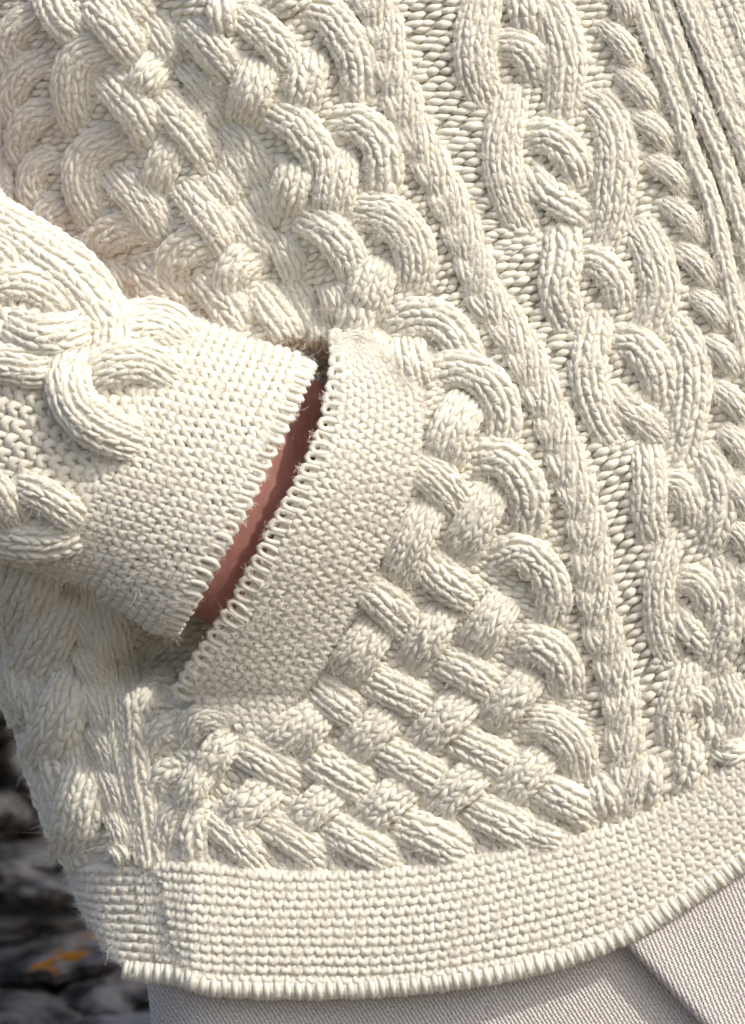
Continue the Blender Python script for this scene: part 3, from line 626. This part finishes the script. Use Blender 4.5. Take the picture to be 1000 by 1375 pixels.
# ================================================================== GROUND AND ROCKS BEHIND
def rockmat(name, dark, light, lichen=False):
    m, t, b = mat(name, dark, .9); N = t.nodes; Lk = t.links; tc = N.new('ShaderNodeTexCoord')
    n1 = N.new('ShaderNodeTexNoise'); n1.inputs['Scale'].default_value = 34; n1.inputs['Detail'].default_value = 9; n1.inputs['Roughness'].default_value = .65; Lk.new(tc.outputs['Object'], n1.inputs['Vector'])
    cr = N.new('ShaderNodeValToRGB'); cr.color_ramp.elements[0].position = .42; cr.color_ramp.elements[0].color = (*dark, 1); cr.color_ramp.elements[1].position = .60; cr.color_ramp.elements[1].color = (*light, 1)
    Lk.new(n1.outputs[0], cr.inputs[0]); last = cr.outputs[0]
    if lichen:
        n2 = N.new('ShaderNodeTexNoise'); n2.inputs['Scale'].default_value = 52; n2.inputs['Detail'].default_value = 3; Lk.new(tc.outputs['Object'], n2.inputs['Vector'])
        c2 = N.new('ShaderNodeValToRGB'); c2.color_ramp.elements[0].position = .60; c2.color_ramp.elements[0].color = (0, 0, 0, 1); c2.color_ramp.elements[1].position = .63; c2.color_ramp.elements[1].color = (1, 1, 1, 1); Lk.new(n2.outputs[0], c2.inputs[0])
        mx = N.new('ShaderNodeMix'); mx.data_type = 'RGBA'; mx.inputs[7].default_value = (.62, .26, .03, 1); Lk.new(c2.outputs[0], mx.inputs[0]); Lk.new(last, mx.inputs[6]); last = mx.outputs[2]
    Lk.new(last, b.inputs['Base Color'])
    bp = N.new('ShaderNodeBump'); bp.inputs['Strength'].default_value = .8; bp.inputs['Distance'].default_value = .02; Lk.new(n1.outputs[0], bp.inputs['Height']); Lk.new(bp.outputs[0], b.inputs['Normal'])
    return m
MR = [rockmat('dark_rock', (.03, .027, .023), (.32, .29, .25)), rockmat('grey_rock', (.04, .036, .032), (.50, .46, .40)), rockmat('lichen_rock', (.03, .028, .026), (.40, .37, .33), True)]
import bmesh
from mathutils import noise
bm = bmesh.new(); bmesh.ops.create_grid(bm, x_segments=60, y_segments=60, size=60)
for v in bm.verts: v.co.z = noise.noise(v.co*.8)*.06-.03
me = bpy.data.meshes.new('ground'); bm.to_mesh(me); bm.free(); me.materials.append(rockmat('stony_ground', (.05, .045, .035), (.22, .19, .16)))
gd = bpy.data.objects.new('ground', me); sc.collection.objects.link(gd); gd['kind'] = 'structure'
def rock(px, py, depth, rx, rz, ry, seed, m, label, rot=0.):
    k = 1+depth/D; c = Vector(((px-500)*S*k, depth, ZC-(py-687.5)*S*k))
    bm = bmesh.new(); bmesh.ops.create_icosphere(bm, subdivisions=5, radius=1.0)
    for v in bm.verts:
        q = v.co.copy(); s_ = Vector((seed*3.1, seed*1.7, seed))
        f = 1+.30*noise.noise(q*1.1+s_)+.16*noise.noise(q*2.7+s_)+.07*noise.noise(q*6+s_)
        f2 = noise.noise(Vector((q.x*.6, q.y*.6, q.z*7))+s_)*.06
        q = q*(f+f2); q = Vector((q.x*rx, q.y*ry, q.z*rz)); q = Vector((q.x*math.cos(rot)-q.z*math.sin(rot), q.y, q.x*math.sin(rot)+q.z*math.cos(rot))); v.co = q
    me = bpy.data.meshes.new('rock'); bm.to_mesh(me); bm.free(); me.materials.append(m)
    me.polygons.foreach_set('use_smooth', np.full(len(me.polygons), True))
    o = bpy.data.objects.new('rock', me); sc.collection.objects.link(o); o.location = c
    tag(o, label, 'rock', 'rocks behind the cardigan')
u = S*1.55
rock(-60, 960, 0.600, 130*u, 60*u, 0.072, 1, MR[0], 'dark rock at the top left of the rock pile, cut by the photo edge', .2)
rock(40, 1020, 0.630, 60*u, 60*u, 0.060, 2, MR[1], 'grey brown rock touching the cardigan side, highest beside it')
rock(60, 1105, 0.660, 70*u, 55*u, 0.060, 3, MR[0], 'dark rounded rock beside the cardigan, above the long pale slab')
rock(0, 1085, 0.600, 45*u, 40*u, 0.048, 9, MR[1], 'small grey rock at the left edge above the pale slab')
rock(40, 1165, 0.570, 150*u, 34*u, 0.084, 4, MR[1], 'long pale slab of rock lying level left of the hem', -.08)
rock(40, 1225, 0.600, 150*u, 42*u, 0.084, 5, MR[0], 'dark slab under the pale slab', -.05)
rock(75, 1282, 0.510, 110*u, 32*u, 0.072, 6, MR[2], 'grey rock with orange lichen patches', .12)
rock(150, 1330, 0.480, 90*u, 34*u, 0.066, 7, MR[1], 'grey rock under the left end of the hem', .25)
rock(30, 1360, 0.450, 110*u, 40*u, 0.072, 8, MR[0], 'black rock at the bottom left corner', -.05)
rock(140, 1385, 0.420, 90*u, 26*u, 0.066, 10, MR[1], 'pale grey rock lowest beside the skirt', .05)
rock(-100, 1180, 0.960, 420*u, 330*u, 0.240, 11, MR[0], 'large dark boulder behind the smaller rocks')
rock(-60, 1950, 0.720, 520*u, 520*u, 0.420, 12, MR[0], 'large dark boulder carrying the rock pile')
